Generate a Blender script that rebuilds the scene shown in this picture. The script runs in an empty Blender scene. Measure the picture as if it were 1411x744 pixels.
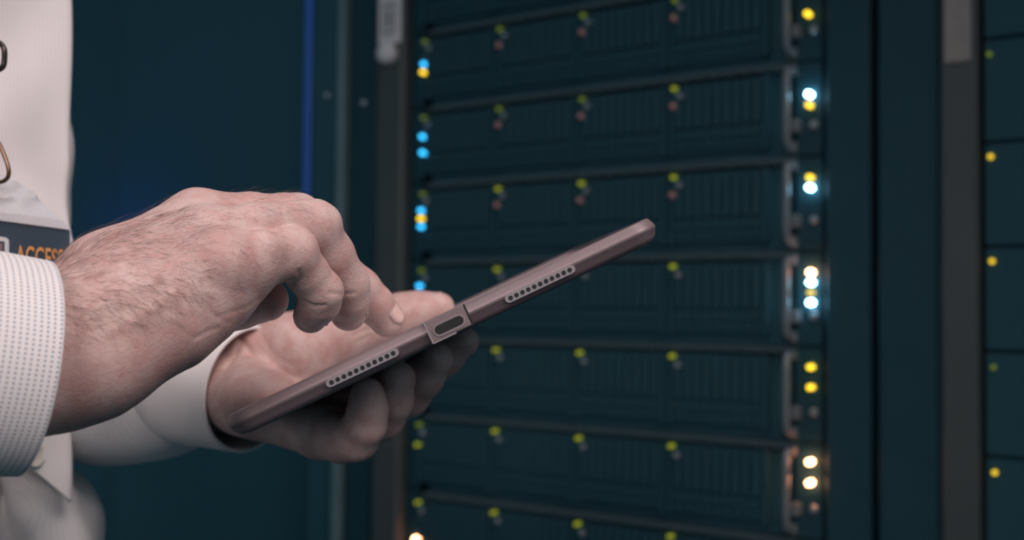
import bpy, bmesh, math, random
import numpy as np
from mathutils import Vector, Matrix
from mathutils.bvhtree import BVHTree

# ---------------------------------------------------------------- camera, world, lights, exposure
SC = bpy.context.scene
COL = SC.collection
random.seed(7)
RNG = np.random.default_rng(11)
F = 1600.0                      # focal length in pixels of the 1411 x 744 frame
CAM = Vector((0, 0, 1.2))
PITCH, ROLL = 0.0355, 0.0094
_fw = Vector((0, math.cos(PITCH), math.sin(PITCH)))
_r0 = Vector((1, 0, 0)); _u0 = Vector((0, -math.sin(PITCH), math.cos(PITCH)))
RIGHT = (_r0 * math.cos(ROLL) + _u0 * math.sin(ROLL)).normalized()
UP = (_u0 * math.cos(ROLL) - _r0 * math.sin(ROLL)).normalized()
cam_d = bpy.data.cameras.new('camera'); cam_o = bpy.data.objects.new('camera', cam_d); COL.objects.link(cam_o)
cam_d.sensor_width = 36.0; cam_d.sensor_fit = 'HORIZONTAL'
cam_d.lens = 36.0 * F / 1411.0
cam_d.clip_start = 0.01
_b = -_fw
cam_o.matrix_world = Matrix(((RIGHT.x, UP.x, _b.x, CAM.x), (RIGHT.y, UP.y, _b.y, CAM.y), (RIGHT.z, UP.z, _b.z, CAM.z), (0, 0, 0, 1)))
cam_d.dof.use_dof = True
cam_d.dof.focus_distance = 0.405
cam_d.dof.aperture_fstop = 9.0
cam_d.dof.aperture_blades = 0
SC.camera = cam_o

def at(px, py, z):
    """world point seen at pixel (px, py) at distance z along the view axis"""
    return CAM + (_fw + RIGHT * ((px - 705.5) / F) + UP * ((372.0 - py) / F)) * z

W = bpy.data.worlds.new('world'); SC.world = W; W.use_nodes = True
W.node_tree.nodes['Background'].inputs[0].default_value = (0.30, 0.62, 0.80, 1)
W.node_tree.nodes['Background'].inputs[1].default_value = 0.21

def area(name, loc, target, size, energy, color, size_y=None, spread=math.pi):
    d = bpy.data.lights.new(name, 'AREA'); d.shape = 'RECTANGLE'; d.size = size; d.size_y = size_y or size
    d.energy = energy; d.color = color; d.spread = spread
    o = bpy.data.objects.new(name, d); COL.objects.link(o); o.location = loc
    o.rotation_euler = (Vector(target) - Vector(loc)).to_track_quat('-Z', 'Y').to_euler()
    return o
area('ceiling_panel_light', (0.55, -0.22, 1.98), (-0.14, 0.45, 1.15), 0.9, 2.1, (1.0, 0.87, 0.84), 0.9, math.radians(62))
area('ceiling_downlight', (0.0, 0.30, 2.4), (-0.12, 0.46, 1.15), 0.5, 0.45, (1.0, 0.87, 0.83), 0.5, math.radians(50))
area('front_fill_light', (-0.30, -0.85, 1.8), (-0.14, 0.5, 1.12), 0.6, 1.15, (1.0, 0.87, 0.85), 0.6, math.radians(60))  # added soft fill from behind the camera, no fixture there
SC.view_settings.view_transform = 'Standard'; SC.view_settings.look = 'None'
SC.view_settings.exposure = 0.0; SC.view_settings.gamma = 1.0; SC.view_settings.use_curve_mapping = False

# ---------------------------------------------------------------- helpers
def tag(o, label=None, cat=None, group=None, kind=None):
    if label: o['label'] = label
    if cat: o['category'] = cat
    if group: o['group'] = group
    if kind: o['kind'] = kind
    return o

def empty(name, loc=(0, 0, 0), rz=0.0):
    o = bpy.data.objects.new(name, None); COL.objects.link(o); o.location = loc; o.rotation_euler = (0, 0, rz)
    o.empty_display_size = 0.05
    return o

def link(name, me, mat=None, parent=None, smooth=False):
    o = bpy.data.objects.new(name, me); COL.objects.link(o)
    if mat is not None and len(me.materials) == 0: me.materials.append(mat)
    if parent is not None: o.parent = parent
    if smooth: me.polygons.foreach_set('use_smooth', [True] * len(me.polygons))
    return o

def parent_keep(o, parent):
    """parent an object whose mesh is in world coordinates"""
    o.parent = parent
    bpy.context.view_layer.update()
    o.matrix_parent_inverse = parent.matrix_world.inverted()

class MB:
    """collects vertices and faces for one mesh"""
    def __init__(s): s.v = []; s.f = []
    def add(s, v, f):
        n = len(s.v); s.v += [tuple(x) for x in v]; s.f += [tuple(i + n for i in q) for q in f]; return s
    def box(s, x0, x1, y0, y1, z0, z1, bev=0.0):
        if bev <= 0:
            v = [(x, y, z) for x in (x0, x1) for y in (y0, y1) for z in (z0, z1)]
            return s.add(v, [(0, 1, 3, 2), (4, 6, 7, 5), (0, 4, 5, 1), (2, 3, 7, 6), (0, 2, 6, 4), (1, 5, 7, 3)])
        bm = bmesh.new(); bmesh.ops.create_cube(bm, size=1)
        for q in bm.verts: q.co = Vector(((x0 + x1) / 2 + q.co.x * (x1 - x0), (y0 + y1) / 2 + q.co.y * (y1 - y0), (z0 + z1) / 2 + q.co.z * (z1 - z0)))
        bmesh.ops.bevel(bm, geom=bm.edges[:], offset=bev, segments=1, affect='EDGES')
        bm.verts.index_update()
        s.add([q.co[:] for q in bm.verts], [[q.index for q in f.verts] for f in bm.faces]); bm.free(); return s
    def lathe(s, prof, c=(0, 0, 0), axis='y', n=14):
        """prof: list of (radius, position along the axis)"""
        v = []; f = []
        for r, t in prof:
            for k in range(n):
                a = 2 * math.pi * k / n; p, q = r * math.cos(a), r * math.sin(a)
                v.append({'x': (t, p, q), 'y': (p, t, q), 'z': (p, q, t)}[axis])
        v = [(a + c[0], b + c[1], d + c[2]) for a, b, d in v]
        for i in range(len(prof) - 1):
            for k in range(n):
                f.append((i * n + k, i * n + (k + 1) % n, (i + 1) * n + (k + 1) % n, (i + 1) * n + k))
        f.append(tuple(range(n))); f.append(tuple((len(prof) - 1) * n + k for k in range(n))[::-1])
        return s.add(v, f)
    def tube(s, pts, rad, n=8, closed=False):
        pts = [Vector(p) for p in pts]; rad = rad if isinstance(rad, (list, tuple)) else [rad] * len(pts)
        v = []; f = []; ref = None
        for i, p in enumerate(pts):
            t = (pts[min(i + 1, len(pts) - 1)] - pts[max(i - 1, 0)]).normalized()
            if ref is None: ref = t.orthogonal()
            ref = (ref - t * ref.dot(t)).normalized(); b = t.cross(ref)
            for k in range(n):
                a = 2 * math.pi * k / n
                v.append(p + (ref * math.cos(a) + b * math.sin(a)) * rad[i])
        for i in range(len(pts) - 1):
            for k in range(n):
                f.append((i * n + k, i * n + (k + 1) % n, (i + 1) * n + (k + 1) % n, (i + 1) * n + k))
        if not closed:
            f.append(tuple(range(n))[::-1]); f.append(tuple((len(pts) - 1) * n + k for k in range(n)))
        return s.add(v, f)
    def mesh(s, name):
        me = bpy.data.meshes.new(name); me.from_pydata(s.v, [], s.f); me.update()
        bm = bmesh.new(); bm.from_mesh(me); bmesh.ops.recalc_face_normals(bm, faces=bm.faces[:]); bm.to_mesh(me); bm.free()
        return me
    def build(s, name, mat, parent=None, smooth=False):
        return link(name, s.mesh(name), mat, parent, smooth)

# ---------------------------------------------------------------- materials
class NT:
    def __init__(s, name):
        s.m = bpy.data.materials.new(name); s.m.use_nodes = True; s.t = s.m.node_tree; s.b = s.t.nodes['Principled BSDF']
    def n(s, kind, **kw):
        q = s.t.nodes.new(kind)
        for k, v in kw.items():
            if k == 'ins':
                for i, val in v.items():
                    if hasattr(val, 'is_output'): s.t.links.new(val, q.inputs[i])
                    else: q.inputs[i].default_value = val
            else: setattr(q, k, v)
        return q
    def set(s, **kw):
        for k, v in kw.items():
            k = k.replace('_', ' ')
            if hasattr(v, 'is_output'): s.t.links.new(v, s.b.inputs[k])
            else: s.b.inputs[k].default_value = v
        return s
    def math(s, op, a, b=0.0, c=None):
        q = s.n('ShaderNodeMath', operation=op, ins={0: a, 1: b})
        if c is not None: q.inputs[2].default_value = c
        return q.outputs[0]
    def ramp(s, fac, stops):
        q = s.n('ShaderNodeValToRGB', ins={0: fac}); e = q.color_ramp.elements
        while len(e) < len(stops): e.new(0.5)
        for i, (p, c) in enumerate(stops): e[i].position = p; e[i].color = (*c, 1) if len(c) == 3 else c
        return q.outputs[0]
    def mix(s, f, a, b, blend='MIX'):
        q = s.n('ShaderNodeMix', data_type='RGBA', blend_type=blend)
        for i, val in ((0, f), (6, a), (7, b)):
            if hasattr(val, 'is_output'): s.t.links.new(val, q.inputs[i])
            else: q.inputs[i].default_value = val if i == 0 else (*val, 1)
        return q.outputs[2]
    def noise(s, vec, scale, detail=3.0, rough=0.55):
        return s.n('ShaderNodeTexNoise', ins={'Vector': vec, 'Scale': scale, 'Detail': detail, 'Roughness': rough}).outputs[0]
    def bump(s, height, strength, dist=0.001, normal=None):
        q = s.n('ShaderNodeBump', ins={'Height': height, 'Strength': strength, 'Distance': dist})
        if normal is not None: s.t.links.new(normal, q.inputs['Normal'])
        return q.outputs[0]
    def obj(s): return s.n('ShaderNodeTexCoord').outputs['Object']
    def uv(s): return s.n('ShaderNodeTexCoord').outputs['UV']

def paint(name, col, rough=0.5, metal=0.0, var=0.25, scale=30.0, spec=0.5):
    m = NT(name); o = m.obj(); f = m.noise(o, scale, 4)
    c = m.mix(f, tuple(x * (1 - var) for x in col), tuple(min(1, x * (1 + var)) for x in col))
    r = m.math('MULTIPLY_ADD', f, 0.2, rough - 0.1)
    m.set(Base_Color=c, Roughness=r, Metallic=metal, Specular_IOR_Level=spec)
    m.set(Normal=m.bump(m.noise(o, scale * 12, 2), 0.06, 0.001))
    return m.m

def glow(name, col, strength, base=(0.02, 0.02, 0.02)):
    m = NT(name); f = m.noise(m.obj(), 400, 1)
    m.set(Base_Color=(*base, 1), Emission_Color=(*col, 1), Emission_Strength=m.math('MULTIPLY_ADD', f, strength * 0.2, strength * 0.9), Roughness=0.3)
    return m.m

TEAL = (0.016, 0.056, 0.074)
M_RACK = paint('rack_paint', TEAL, 0.55, var=0.12, spec=0.25)
M_RACKD = paint('rack_dark_paint', (0.028, 0.084, 0.106), 0.6, var=0.15, spec=0.15)
M_SLAT = paint('grille_paint', (0.028, 0.082, 0.104), 0.5, var=0.15, spec=0.2)
M_BAR = paint('rim_metal', (0.075, 0.105, 0.118), 0.4, 0.2, 0.35, 160.0)
M_HANDLE = paint('handle_metal', (0.20, 0.21, 0.22), 0.4, 0.2, 0.35, 60.0)
M_POST = paint('post_steel', (0.08, 0.085, 0.083), 0.5, 0.1, 0.15, 12.0)
M_PLATE = paint('label_plate', (0.88, 0.74, 0.72), 0.4, 0.0, 0.15, 20.0)
M_PRINT = paint('plate_print', (0.18, 0.15, 0.15), 0.6, 0.0, 0.1)
M_SCREW = paint('screw_steel', (0.5, 0.5, 0.52), 0.3, 0.7, 0.2, 80)
M_DOOR = paint('cabinet_door', (0.029, 0.096, 0.124), 0.35, var=0.1, scale=4, spec=0.4)
M_FLOOR = paint('floor_vinyl', (0.10, 0.16, 0.18), 0.4, var=0.2, scale=6)
LED = {
    'cyan': glow('led_cyan', (0.035, 0.50, 1.0), 3.2), 'white': glow('led_white_blue', (0.35, 0.75, 1.0), 26.0),
    'yellow': glow('led_yellow', (0.85, 0.55, 0.02), 3.2), 'orange': glow('led_orange', (1.0, 0.38, 0.16), 30.0),
    'green': glow('led_green', (0.36, 0.40, 0.01), 0.8), 'olive': glow('led_olive', (0.20, 0.28, 0.02), 0.6),
    'amber': glow('led_amber', (0.60, 0.40, 0.01), 2.2), 'rose': glow('led_rose', (0.20, 0.09, 0.08), 0.35, (0.3, 0.18, 0.18)),
}

# ---------------------------------------------------------------- rack geometry: the row of cabinets stands on one straight front line
RX, RY, RZ, YAW, HU, PITCHU = -0.101, 1.3475, 0.2237, 0.621, 0.0889, 0.1085
ROW_O = Vector((RX, RY, CAM.z + RZ))
ROW_X = Vector((math.cos(YAW), -math.sin(YAW), 0)); ROW_N = Vector((math.sin(YAW), math.cos(YAW), 0))   # along the row / into the cabinets
def on_row(px, py, d=0.0):
    """row coordinates (along, height) of the pixel on the plane d behind the cabinet fronts"""
    ray = at(px, py, 1.0) - CAM
    t = ((ROW_O + ROW_N * d - CAM).dot(ROW_N)) / ray.dot(ROW_N)
    p = CAM + ray * t
    return (p - ROW_O).dot(ROW_X), p.z - CAM.z - RZ
def row_root(name, u):
    p = ROW_O + ROW_X * u
    return empty(name, (p.x, p.y, 0), -YAW)
Z0 = CAM.z + RZ             # world height of the reference lamp row

def led_mesh(r, l=0.0022):
    return MB().lathe([(r, 0.0075), (r, -l * 0.4), (r * 0.8, -l * 0.8), (r * 0.35, -l)], n=12).mesh('indicator_led')
LEDM = {}
def put_led(kind, x, z, parent, r=0.0023, y=0.0):
    key = (kind, round(r, 5))
    if key not in LEDM:
        LEDM[key] = led_mesh(r); LEDM[key].materials.append(LED[kind])
        LEDM[key].polygons.foreach_set('use_smooth', [True] * len(LEDM[key].polygons))
    o = link('indicator_led', LEDM[key], None, parent); o.location = (x, y, z); return o
SCREWM = MB().lathe([(0.0042, 0.001), (0.0042, -0.001), (0.0030, -0.0028), (0.0011, -0.0030), (0.0009, -0.0018)], n=12).mesh('screw'); SCREWM.materials.append(M_SCREW)

# floor and the back wall of the room
tag(MB().box(-4, 4, -2.5, 5.5, -0.06, 0.0).build('floor', M_FLOOR), 'dark vinyl floor of the server room', kind='structure')
bw = MB().box(-4, 4, 4.4, 4.5, 0.0, 2.8).build('wall_back', M_RACKD); tag(bw, 'dark teal rear wall of the server room', kind='structure')

U_L, _ = on_row(578, 400); U_R, _ = on_row(1113, 400)
U_N, _ = on_row(1367, 400)
# ---- the servers
right_leds = {-1: [('yellow', 1111, 18)], 0: [('white', 1113, 129), ('yellow', 1113, 144)], 1: [('yellow', 1114, 244), ('white', 1114, 258)],
    2: [('orange', 1115, 375), ('white', 1115, 389), ('amber', 1115, 403), ('white', 1115, 417)], 3: [('yellow', 1115, 506), ('yellow', 1115, 534)],
    4: [('orange', 1114, 637), ('orange', 1114, 666)], 5: [('yellow', 1114, 772)], -2: []}
left_leds = {-1: [('cyan', 582, 88), ('yellow', 581, 99)], 0: [('cyan', 580, 188), ('cyan', 580, 210)], 1: [('cyan', 578, 290), ('yellow', 577.5, 301), ('cyan', 578, 312)],
    2: [('cyan', 576, 394), ('yellow', 575.5, 405)], 3: [('cyan', 574.5, 522)], 4: [('green', 573, 613)], 5: [('orange', 571, 743)], -2: []}
green_kind = {(-1, 1): 'olive', (-1, 2): 'olive', (-1, 3): 'olive', (0, 0): 'olive', (1, 0): 'olive', (2, 0): 'olive', (3, 0): 'olive', (4, 0): 'olive', (0, 1): 'olive', (0, 2): 'olive', (-1, 0): 'olive'}
order = ['topmost', 'second from the top', 'third from the top', 'fourth from the top', 'fifth from the top', 'sixth from the top', 'seventh from the top', 'lowest']
ledword = {-2: 'unlit ears, topmost in the open rack', -1: 'a single yellow lamp on its right ear', 0: 'a white-blue lamp above a yellow lamp on its right ear', 1: 'a yellow lamp above a white-blue lamp on its right ear',
    2: 'four stacked lamps on its right ear, orange at the top', 3: 'two spaced yellow lamps on its right ear', 4: 'two bright orange lamps on its right ear', 5: 'one orange lamp on its left ear, lowest in the rack'}
x0, x1 = U_L - 0.014, U_R + 0.012          # server front width incl. ears
TOP = 0.0125                               # the server's top above its lamp row
grille_me = None
def grille_mesh(w, h):
    mb = MB(); n = 9
    for k in range(n):
        c = (k + 0.5) / n * w
        mb.box(c - w / n * 0.30, c + w / n * 0.30, -0.004, 0.002, -h * 0.62, 0, 0.0006)
    for j in range(2):                      # row of small vents below the slats
        for k in range(n):
            c = (k + 0.5 + 0.25 * (j - 0.5)) / n * w
            mb.box(c - 0.0030, c + 0.0030, -0.003, 0.002, -h * (0.76 + 0.13 * j) - 0.003, -h * (0.76 + 0.13 * j) + 0.003, 0.0006)
    return mb.mesh('grille')
DB_W = PITCHU - 0.004; DB_H = HU - 0.018
GRM = grille_mesh(DB_W - 0.012, DB_H - 0.006); GRM.materials.append(M_SLAT)
BAYM = MB()
BAYM.box(0, DB_W, 0.0, 0.012, -DB_H, 0, 0.001); BAYM.box(0, 0.004, -0.004, 0.0, -DB_H, 0); BAYM.box(DB_W - 0.004, DB_W, -0.004, 0, -DB_H, 0)
BAYM = BAYM.mesh('drive_bay'); BAYM.materials.append(M_RACKD)
def rim_mesh(w):
    mb = MB().box(0, w, -0.006, 0.01, -0.0065, 0, 0.001)
    for k in range(int(w / 0.0165)):
        mb.box(0.006 + k * 0.0165, 0.0155 + k * 0.0165, -0.0078, -0.0055, -0.0052, -0.0014, 0.0005)
    return mb.mesh('top_rim')
BAY0 = -0.006
RIMM = rim_mesh(U_R - 0.010 - (U_L + 0.012)); RIMM.materials.append(M_BAR)
CHM = MB().box(x0 + 0.03, x1 - 0.03, 0.012, 0.62, -HU + 0.0015, -0.0005, 0.001).mesh('chassis'); CHM.materials.append(M_RACKD)
HANDM = MB().tube([(0, 0, -0.006), (0, -0.012, -0.009), (0, -0.014, -0.02), (0, -0.014, -HU + 0.022), (0, -0.012, -HU + 0.012), (0, 0, -HU + 0.008)], 0.0036, 8)
HANDM.box(-0.005, 0.005, -0.004, 0.004, -0.012, -0.002, 0.001); HANDM.box(-0.005, 0.005, -0.004, 0.004, -HU + 0.004, -HU + 0.014, 0.001); HANDM.box(0.002, 0.009, -0.010, 0.002, -HU + 0.022, -HU + 0.034, 0.001)
HANDM = HANDM.mesh('pull_handle'); HANDM.materials.append(M_HANDLE)
EARR = MB().box(-0.012, 0.014, 0.0, 0.004, -HU + 0.001, -0.001, 0.0006).mesh('mounting_ear'); EARR.materials.append(M_RACK)
EARM = MB().box(-0.016, 0.0025, 0.0, 0.004, -HU + 0.001, -0.001, 0.0006).mesh('mounting_ear'); EARM.materials.append(M_RACK)
FACEM = MB().box(x0 + 0.028, x1 - 0.028, 0.004, 0.012, -HU + 0.001, -0.001).mesh('front_panel'); FACEM.materials.append(M_RACKD)
ROWS = [-2, -1, 0, 1, 2, 3, 4, 5]
for i, r in enumerate(ROWS):
    root = row_root('rack_server', 0.0)
    zt = Z0 - r * HU + TOP
    root.location.z = zt
    tag(root, f'rack server with {ledword[r]}', 'server', 'servers in the open rack')
    link('chassis', CHM, None, root); link('front_panel', FACEM, None, root)
    rim = link('top_rim', RIMM, None, root); rim.location = (U_L + 0.012, 0, 0)
    for k in range(4):
        b = link('drive_bay', BAYM, None, root); b.location = (BAY0 + k * PITCHU, -0.001, -0.0085)
        g = link('grille', GRM, None, b); g.location = (0.006, -0.001, -0.0045); tag(g, kind='stuff')
        lx, lz = 0.006 - (0.0005 * r), -TOP + 0.0085
        put_led(green_kind.get((r, k), 'green'), lx, lz, b, 0.0022, -0.006)
        s = link('screw', SCREWM, None, b); s.location = (lx + 0.0075, -0.006, lz - 0.0085); s.scale = (0.85, 1, 0.85)
        if r < 2 and k: put_led('rose', lx - 0.001, lz - 0.0175, b, 0.0030, -0.006)
    for side, leds in ((0, left_leds[r]), (1, right_leds[r])):
        e = link('mounting_ear', (EARR, EARM)[side == 0], None, root); e.location = ((U_R, U_L)[side == 0], 0, 0)
        for kind, px, py in leds:
            u, w = on_row(px, py, -0.008)
            put_led(kind, u - e.location.x, w - (zt - Z0), e, 0.0025, -0.0065)
        s = link('screw', SCREWM, None, e)
        if side: s.location = (0.006, 0, -0.060)
        else: s.location = (0.010, 0, -0.018)
        if side == 0:
            s2 = link('screw', SCREWM, None, e); s2.location = (0.006, 0, -0.030); s2.scale = (0.7, 1, 0.7)
    h = link('pull_handle', HANDM, None, root); h.location = (U_R - 0.015, -0.001, 0)

# ---- cabinets: frames, posts and doors
def seg_u(pxa, pxb, py=200): return on_row(pxa, py)[0], on_row(pxb, py)[0]
CAB_H = 2.1
def post(parent, ua, ub, mat, d=-0.012, name='post'):
    return MB().box(ua, ub, d, d + 0.06, 0.05, CAB_H - 0.05, 0.003).build(name, mat, parent)
pa, pb = seg_u(527, 563)
root = row_root('server_cabinet', 0); tag(root, 'open dark server cabinet holding the servers with orange, yellow and blue lamps', 'cabinet')
p1 = post(root, pa, pb, M_POST)
zc = on_row(545, 78)[1] + Z0
um = (pa + pb) / 2
MB().box(um - (pb - pa) * 0.42, um + (pb - pa) * 0.42, -0.0145, -0.011, zc + 0.012, zc + 0.30, 0.001).build('label_plate', M_PLATE, p1)
lk = MB().lathe([(0.0125, -0.008), (0.0125, -0.020), (0.0105, -0.024), (0.004, -0.025)], n=20).build('lock', M_PLATE, p1, True); lk.location = (um, 0, zc)
pr = MB()
zb = on_row(545, 30)[1] + Z0
for (a, b, c, d) in ((-0.008, -0.006, -0.018, 0.018), (0.006, 0.008, -0.018, 0.018), (-0.008, 0.008, 0.016, 0.018), (-0.008, 0.008, -0.018, -0.016), (-0.003, 0.003, -0.004, -0.002), (-0.003, 0.003, 0.004, 0.006), (-0.001, 0.001, -0.010, 0.010)):
    pr.box(um + a, um + b, -0.0152, -0.0140, zb + c, zb + d)
pr.build('plate_mark', M_PRINT, p1)
ra, rb = on_row(1138, 300)[0], on_row(1200, 300)[0]
post(root, ra, rb, M_RACK, -0.004)
MB().box(pb + 0.001, x0 - 0.001, 0.02, 0.05, 0.05, CAB_H - 0.05).build('inner_rail', M_RACKD, root)
MB().box(x1 + 0.001, ra - 0.001, 0.01, 0.05, 0.05, CAB_H - 0.05).build('inner_rail', M_RACKD, root)
MB().box(pa, rb, -0.01, 0.9, CAB_H - 0.05, CAB_H, 0.004).build('top_panel', M_RACK, root)
MB().box(pa, rb, -0.01, 0.9, 0.0, 0.05, 0.004).build('plinth', M_RACK, root)
MB().box(pa, rb, 0.88, 0.9, 0.05, CAB_H - 0.05).build('back_panel', M_RACKD, root)
MB().box(pa, pa + 0.012, 0.05, 0.88, 0.05, CAB_H - 0.05).build('side_panel', M_RACKD, root)
MB().box(rb - 0.012, rb, 0.06, 0.88, 0.05, CAB_H - 0.05).build('side_panel', M_RACKD, root)
zlo = Z0 - 5 * HU + TOP - HU - 0.002
n_bl = int((zlo - 0.06) / 0.133)
for k in range(n_bl):
    MB().box(x0, x1, 0.0, 0.02, zlo - (k + 1) * 0.133 + 0.002, zlo - k * 0.133, 0.001).build('blanking_panel', M_RACKD, root)
zhi = Z0 + 2 * HU + TOP
for k in range(int((CAB_H - 0.06 - zhi) / 0.0889)):
    MB().box(x0, x1, 0.0, 0.02, zhi + k * 0.0889 + 0.001, zhi + (k + 1) * 0.0889 - 0.001, 0.001).build('blanking_panel', M_RACKD, root)

# neighbouring cabinet beyond the right post: post, then a strip of servers with one lamp each
na, nb = on_row(1212, 300)[0], on_row(1298, 300)[0]
nc, nd = on_row(1300, 100)[0], on_row(1350, 100)[0]
root = row_root('server_cabinet', 0); tag(root, 'dark server cabinet with one small amber lamp per server', 'cabinet')
post(root, na, nb, M_RACK, -0.006); p2 = post(root, nc, nd, M_POST, -0.012)
NW = nd + 0.50
MB().box(nc + 0.004, nd - 0.004, -0.0145, -0.011, on_row(1325, 90)[1] + Z0, on_row(1325, -160)[1] + Z0, 0.001).build('label_plate', paint('brown_plate', (0.34, 0.27, 0.24), 0.5), p2)
post(root, NW, NW + 0.06, M_RACK, -0.006)
MB().box(na, NW + 0.06, -0.01, 0.9, CAB_H - 0.05, CAB_H, 0.004).build('top_panel', M_RACK, root)
MB().box(na, NW + 0.06, -0.01, 0.9, 0.0, 0.05, 0.004).build('plinth', M_RACK, root)
MB().box(na, NW + 0.06, 0.88, 0.9, 0.05, CAB_H - 0.05).build('back_panel', M_RACKD, root)
SERV2 = MB().box(nd + 0.003, NW - 0.003, 0.0, 0.60, -HU + 0.001, -0.001, 0.0015).mesh('chassis'); SERV2.materials.append(M_RACKD)
GR2 = MB()
for k in range(34):
    GR2.box(nd + 0.045 + k * 0.013, nd + 0.052 + k * 0.013, -0.003, 0.001, -HU + 0.012, -0.012, 0.0006)
GR2 = GR2.mesh('grille'); GR2.materials.append(M_SLAT)
for k in range(n_bl):
    MB().box(nd + 0.003, NW - 0.003, 0.0, 0.02, zlo - (k + 1) * 0.133 + 0.002, zlo - k * 0.133, 0.001).build('blanking_panel', M_RACKD, root)
for k in range(6):
    MB().box(nd + 0.003, NW - 0.003, 0.0, 0.02, Z0 + HU + TOP + k * 0.0889 + 0.001, Z0 + HU + TOP + (k + 1) * 0.0889 - 0.001, 0.001).build('blanking_panel', M_RACKD, root)
for i, (r, py, k) in enumerate([(-1, -68, 'olive'), (0, 75, 'olive'), (1, 216, 'amber'), (2, 360, 'amber'), (3, 506, 'olive'), (4, 651, 'amber'), (5, 796, 'amber')]):
    s = row_root('rack_server', 0); s.location.z = Z0 - r * HU + TOP
    link('chassis', SERV2, None, s); g = link('grille', GR2, None, s); tag(g, kind='stuff')
    u, w = on_row(1363.5 + 1.9 * r, py)
    put_led(k, u, w - (TOP - r * HU), s, 0.0021, -0.001)
    tag(s, f'{["topmost", "second", "third", "fourth", "fifth", "sixth", "lowest"][i]} server from the top in the cabinet of single {"dim green" if k == "olive" else "amber"}-lamp servers'.replace('topmost server from the top', 'topmost server').replace('lowest server from the top', 'lowest server').replace('of single dim green-lamp servers', 'past the brown post, dim green lamp').replace('of single amber-lamp servers', 'past the brown post, amber lamp'), 'server', 'servers in the neighbour cabinet')

# closed cabinets to the left of the open one
la, lb = on_row(484, 200)[0], on_row(520, 200)[0]
lc, ld = on_row(432, 200)[0], on_row(470, 200)[0]
root = row_root('server_cabinet', 0); tag(root, 'closed dark cabinet with smooth doors beside a thin blue light strip', 'cabinet')
post(root, la, lb, M_RACK, -0.004)
e = MB().box(on_row(471, 200)[0], on_row(480, 200)[0], -0.012, 0.04, 0.05, CAB_H - 0.05, 0.002).build('door_edge', paint('edge_steel', (0.14, 0.22, 0.24), 0.45), root)
post(root, lc, ld, M_DOOR, -0.004)
for px, py in ((455, 133), (505, 143)):
    u, w = on_row(px, py); s = link('screw', SCREWM, None, root); s.location = (u, -0.005, w + Z0)
fa, fb = on_row(408, 200)[0], on_row(139, 250)[0]
d = MB().box(fb, fa, 0.03, 0.06, 0.05, CAB_H - 0.05, 0.003).build('door', M_DOOR, root)
far = fb - 0.75
MB().box(far, fb - 0.004, 0.05, 0.08, 0.05, CAB_H - 0.05, 0.003).build('door', M_DOOR, root)
MB().box(far, lb, 0.0, 0.9, CAB_H - 0.05, CAB_H, 0.004).build('top_panel', M_RACK, root)
MB().box(far, lb, 0.0, 0.9, 0.0, 0.05, 0.004).build('plinth', M_RACK, root)
MB().box(far, lb, 0.88, 0.9, 0.05, CAB_H - 0.05).build('back_panel', M_RACKD, root)
sa, sb = on_row(411, 200)[0], on_row(420, 200)[0]
SZ0 = on_row(415, 330)[1] + Z0
st = row_root('light_strip', 0); tag(st, 'thin vertical blue light strip on the cabinet door edge', 'light')
MB().box(sa - 0.002, sb + 0.002, 0.012, 0.030, SZ0 - 0.02, 1.9, 0.002).build('channel', M_RACKD, st)
MB().box(sa, sb, 0.008, 0.0118, SZ0, 1.88, 0.001).build('diffuser', glow('strip_blue', (0.006, 0.035, 0.16), 0.75), st)

ba, bb = on_row(146, 400, 0.03)[0], on_row(226, 400, 0.03)[0]; zb = on_row(186, 400, 0.03)[1] + Z0
st2 = row_root('door_glow_bar', 0); tag(st2, 'small unseen blue light bar added behind the typing hand for the glow on the cabinet door', 'light')  # unseen bar added to throw the blue glow up the door
MB().box(ba, bb, -0.03, 0.0298, zb - 0.02, zb, 0.002).build('housing', M_RACKD, st2)
MB().box(ba + 0.004, bb - 0.004, -0.026, 0.0298, zb, zb + 0.003, 0.001).build('diffuser', glow('spill_blue', (0.006, 0.06, 0.40), 22.0), st2)

# ================================================================ tablet
ZL, ZR = 0.422, 0.4326
T_NL, T_NR = at(302, 578, ZL), at(903, 295, ZR)
TE1 = (T_NR - T_NL).normalized()
_v = at(620, 416, 1.0) - CAM
TE2 = (_v - TE1 * _v.dot(TE1)).normalized()
TN = TE1.cross(TE2).normalized()
if TN.z < 0: TN = -TN
TW = (T_NR - T_NL).length; TD = 0.246; TH = 0.0092
TM = Matrix((( TE1.x, TE2.x, TN.x, T_NL.x), (TE1.y, TE2.y, TN.y, T_NL.y), (TE1.z, TE2.z, TN.z, T_NL.z), (0, 0, 0, 1)))
def rrect(x0, x1, y0, y1, r, n=8):
    out = []
    for cx, cy, a0 in ((x1 - r, y1 - r, 0), (x0 + r, y1 - r, 90), (x0 + r, y0 + r, 180), (x1 - r, y0 + r, 270)):
        for k in range(n + 1):
            a = math.radians(a0 + 90 * k / n); out.append((cx + r * math.cos(a), cy + r * math.sin(a)))
    return out
def loft(mb, rings, cap0=True, cap1=True):
    n = len(rings[0]); v = [p for r in rings for p in r]; f = []
    for i in range(len(rings) - 1):
        for k in range(n): f.append((i * n + k, i * n + (k + 1) % n, (i + 1) * n + (k + 1) % n, (i + 1) * n + k))
    if cap0: f.append(tuple(range(n))[::-1])
    if cap1: f.append(tuple((len(rings) - 1) * n + k for k in range(n)))
    return mb.add(v, f)
def ring(ins, z, r=0.011): return [(x, y, z) for x, y in rrect(ins, TW - ins, ins, TD - ins, max(r - ins, 0.002))]
m = NT('case_rose'); o_ = m.obj(); nz = m.noise(o_, 900, 3); n2 = m.noise(o_, 25, 3)
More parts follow.
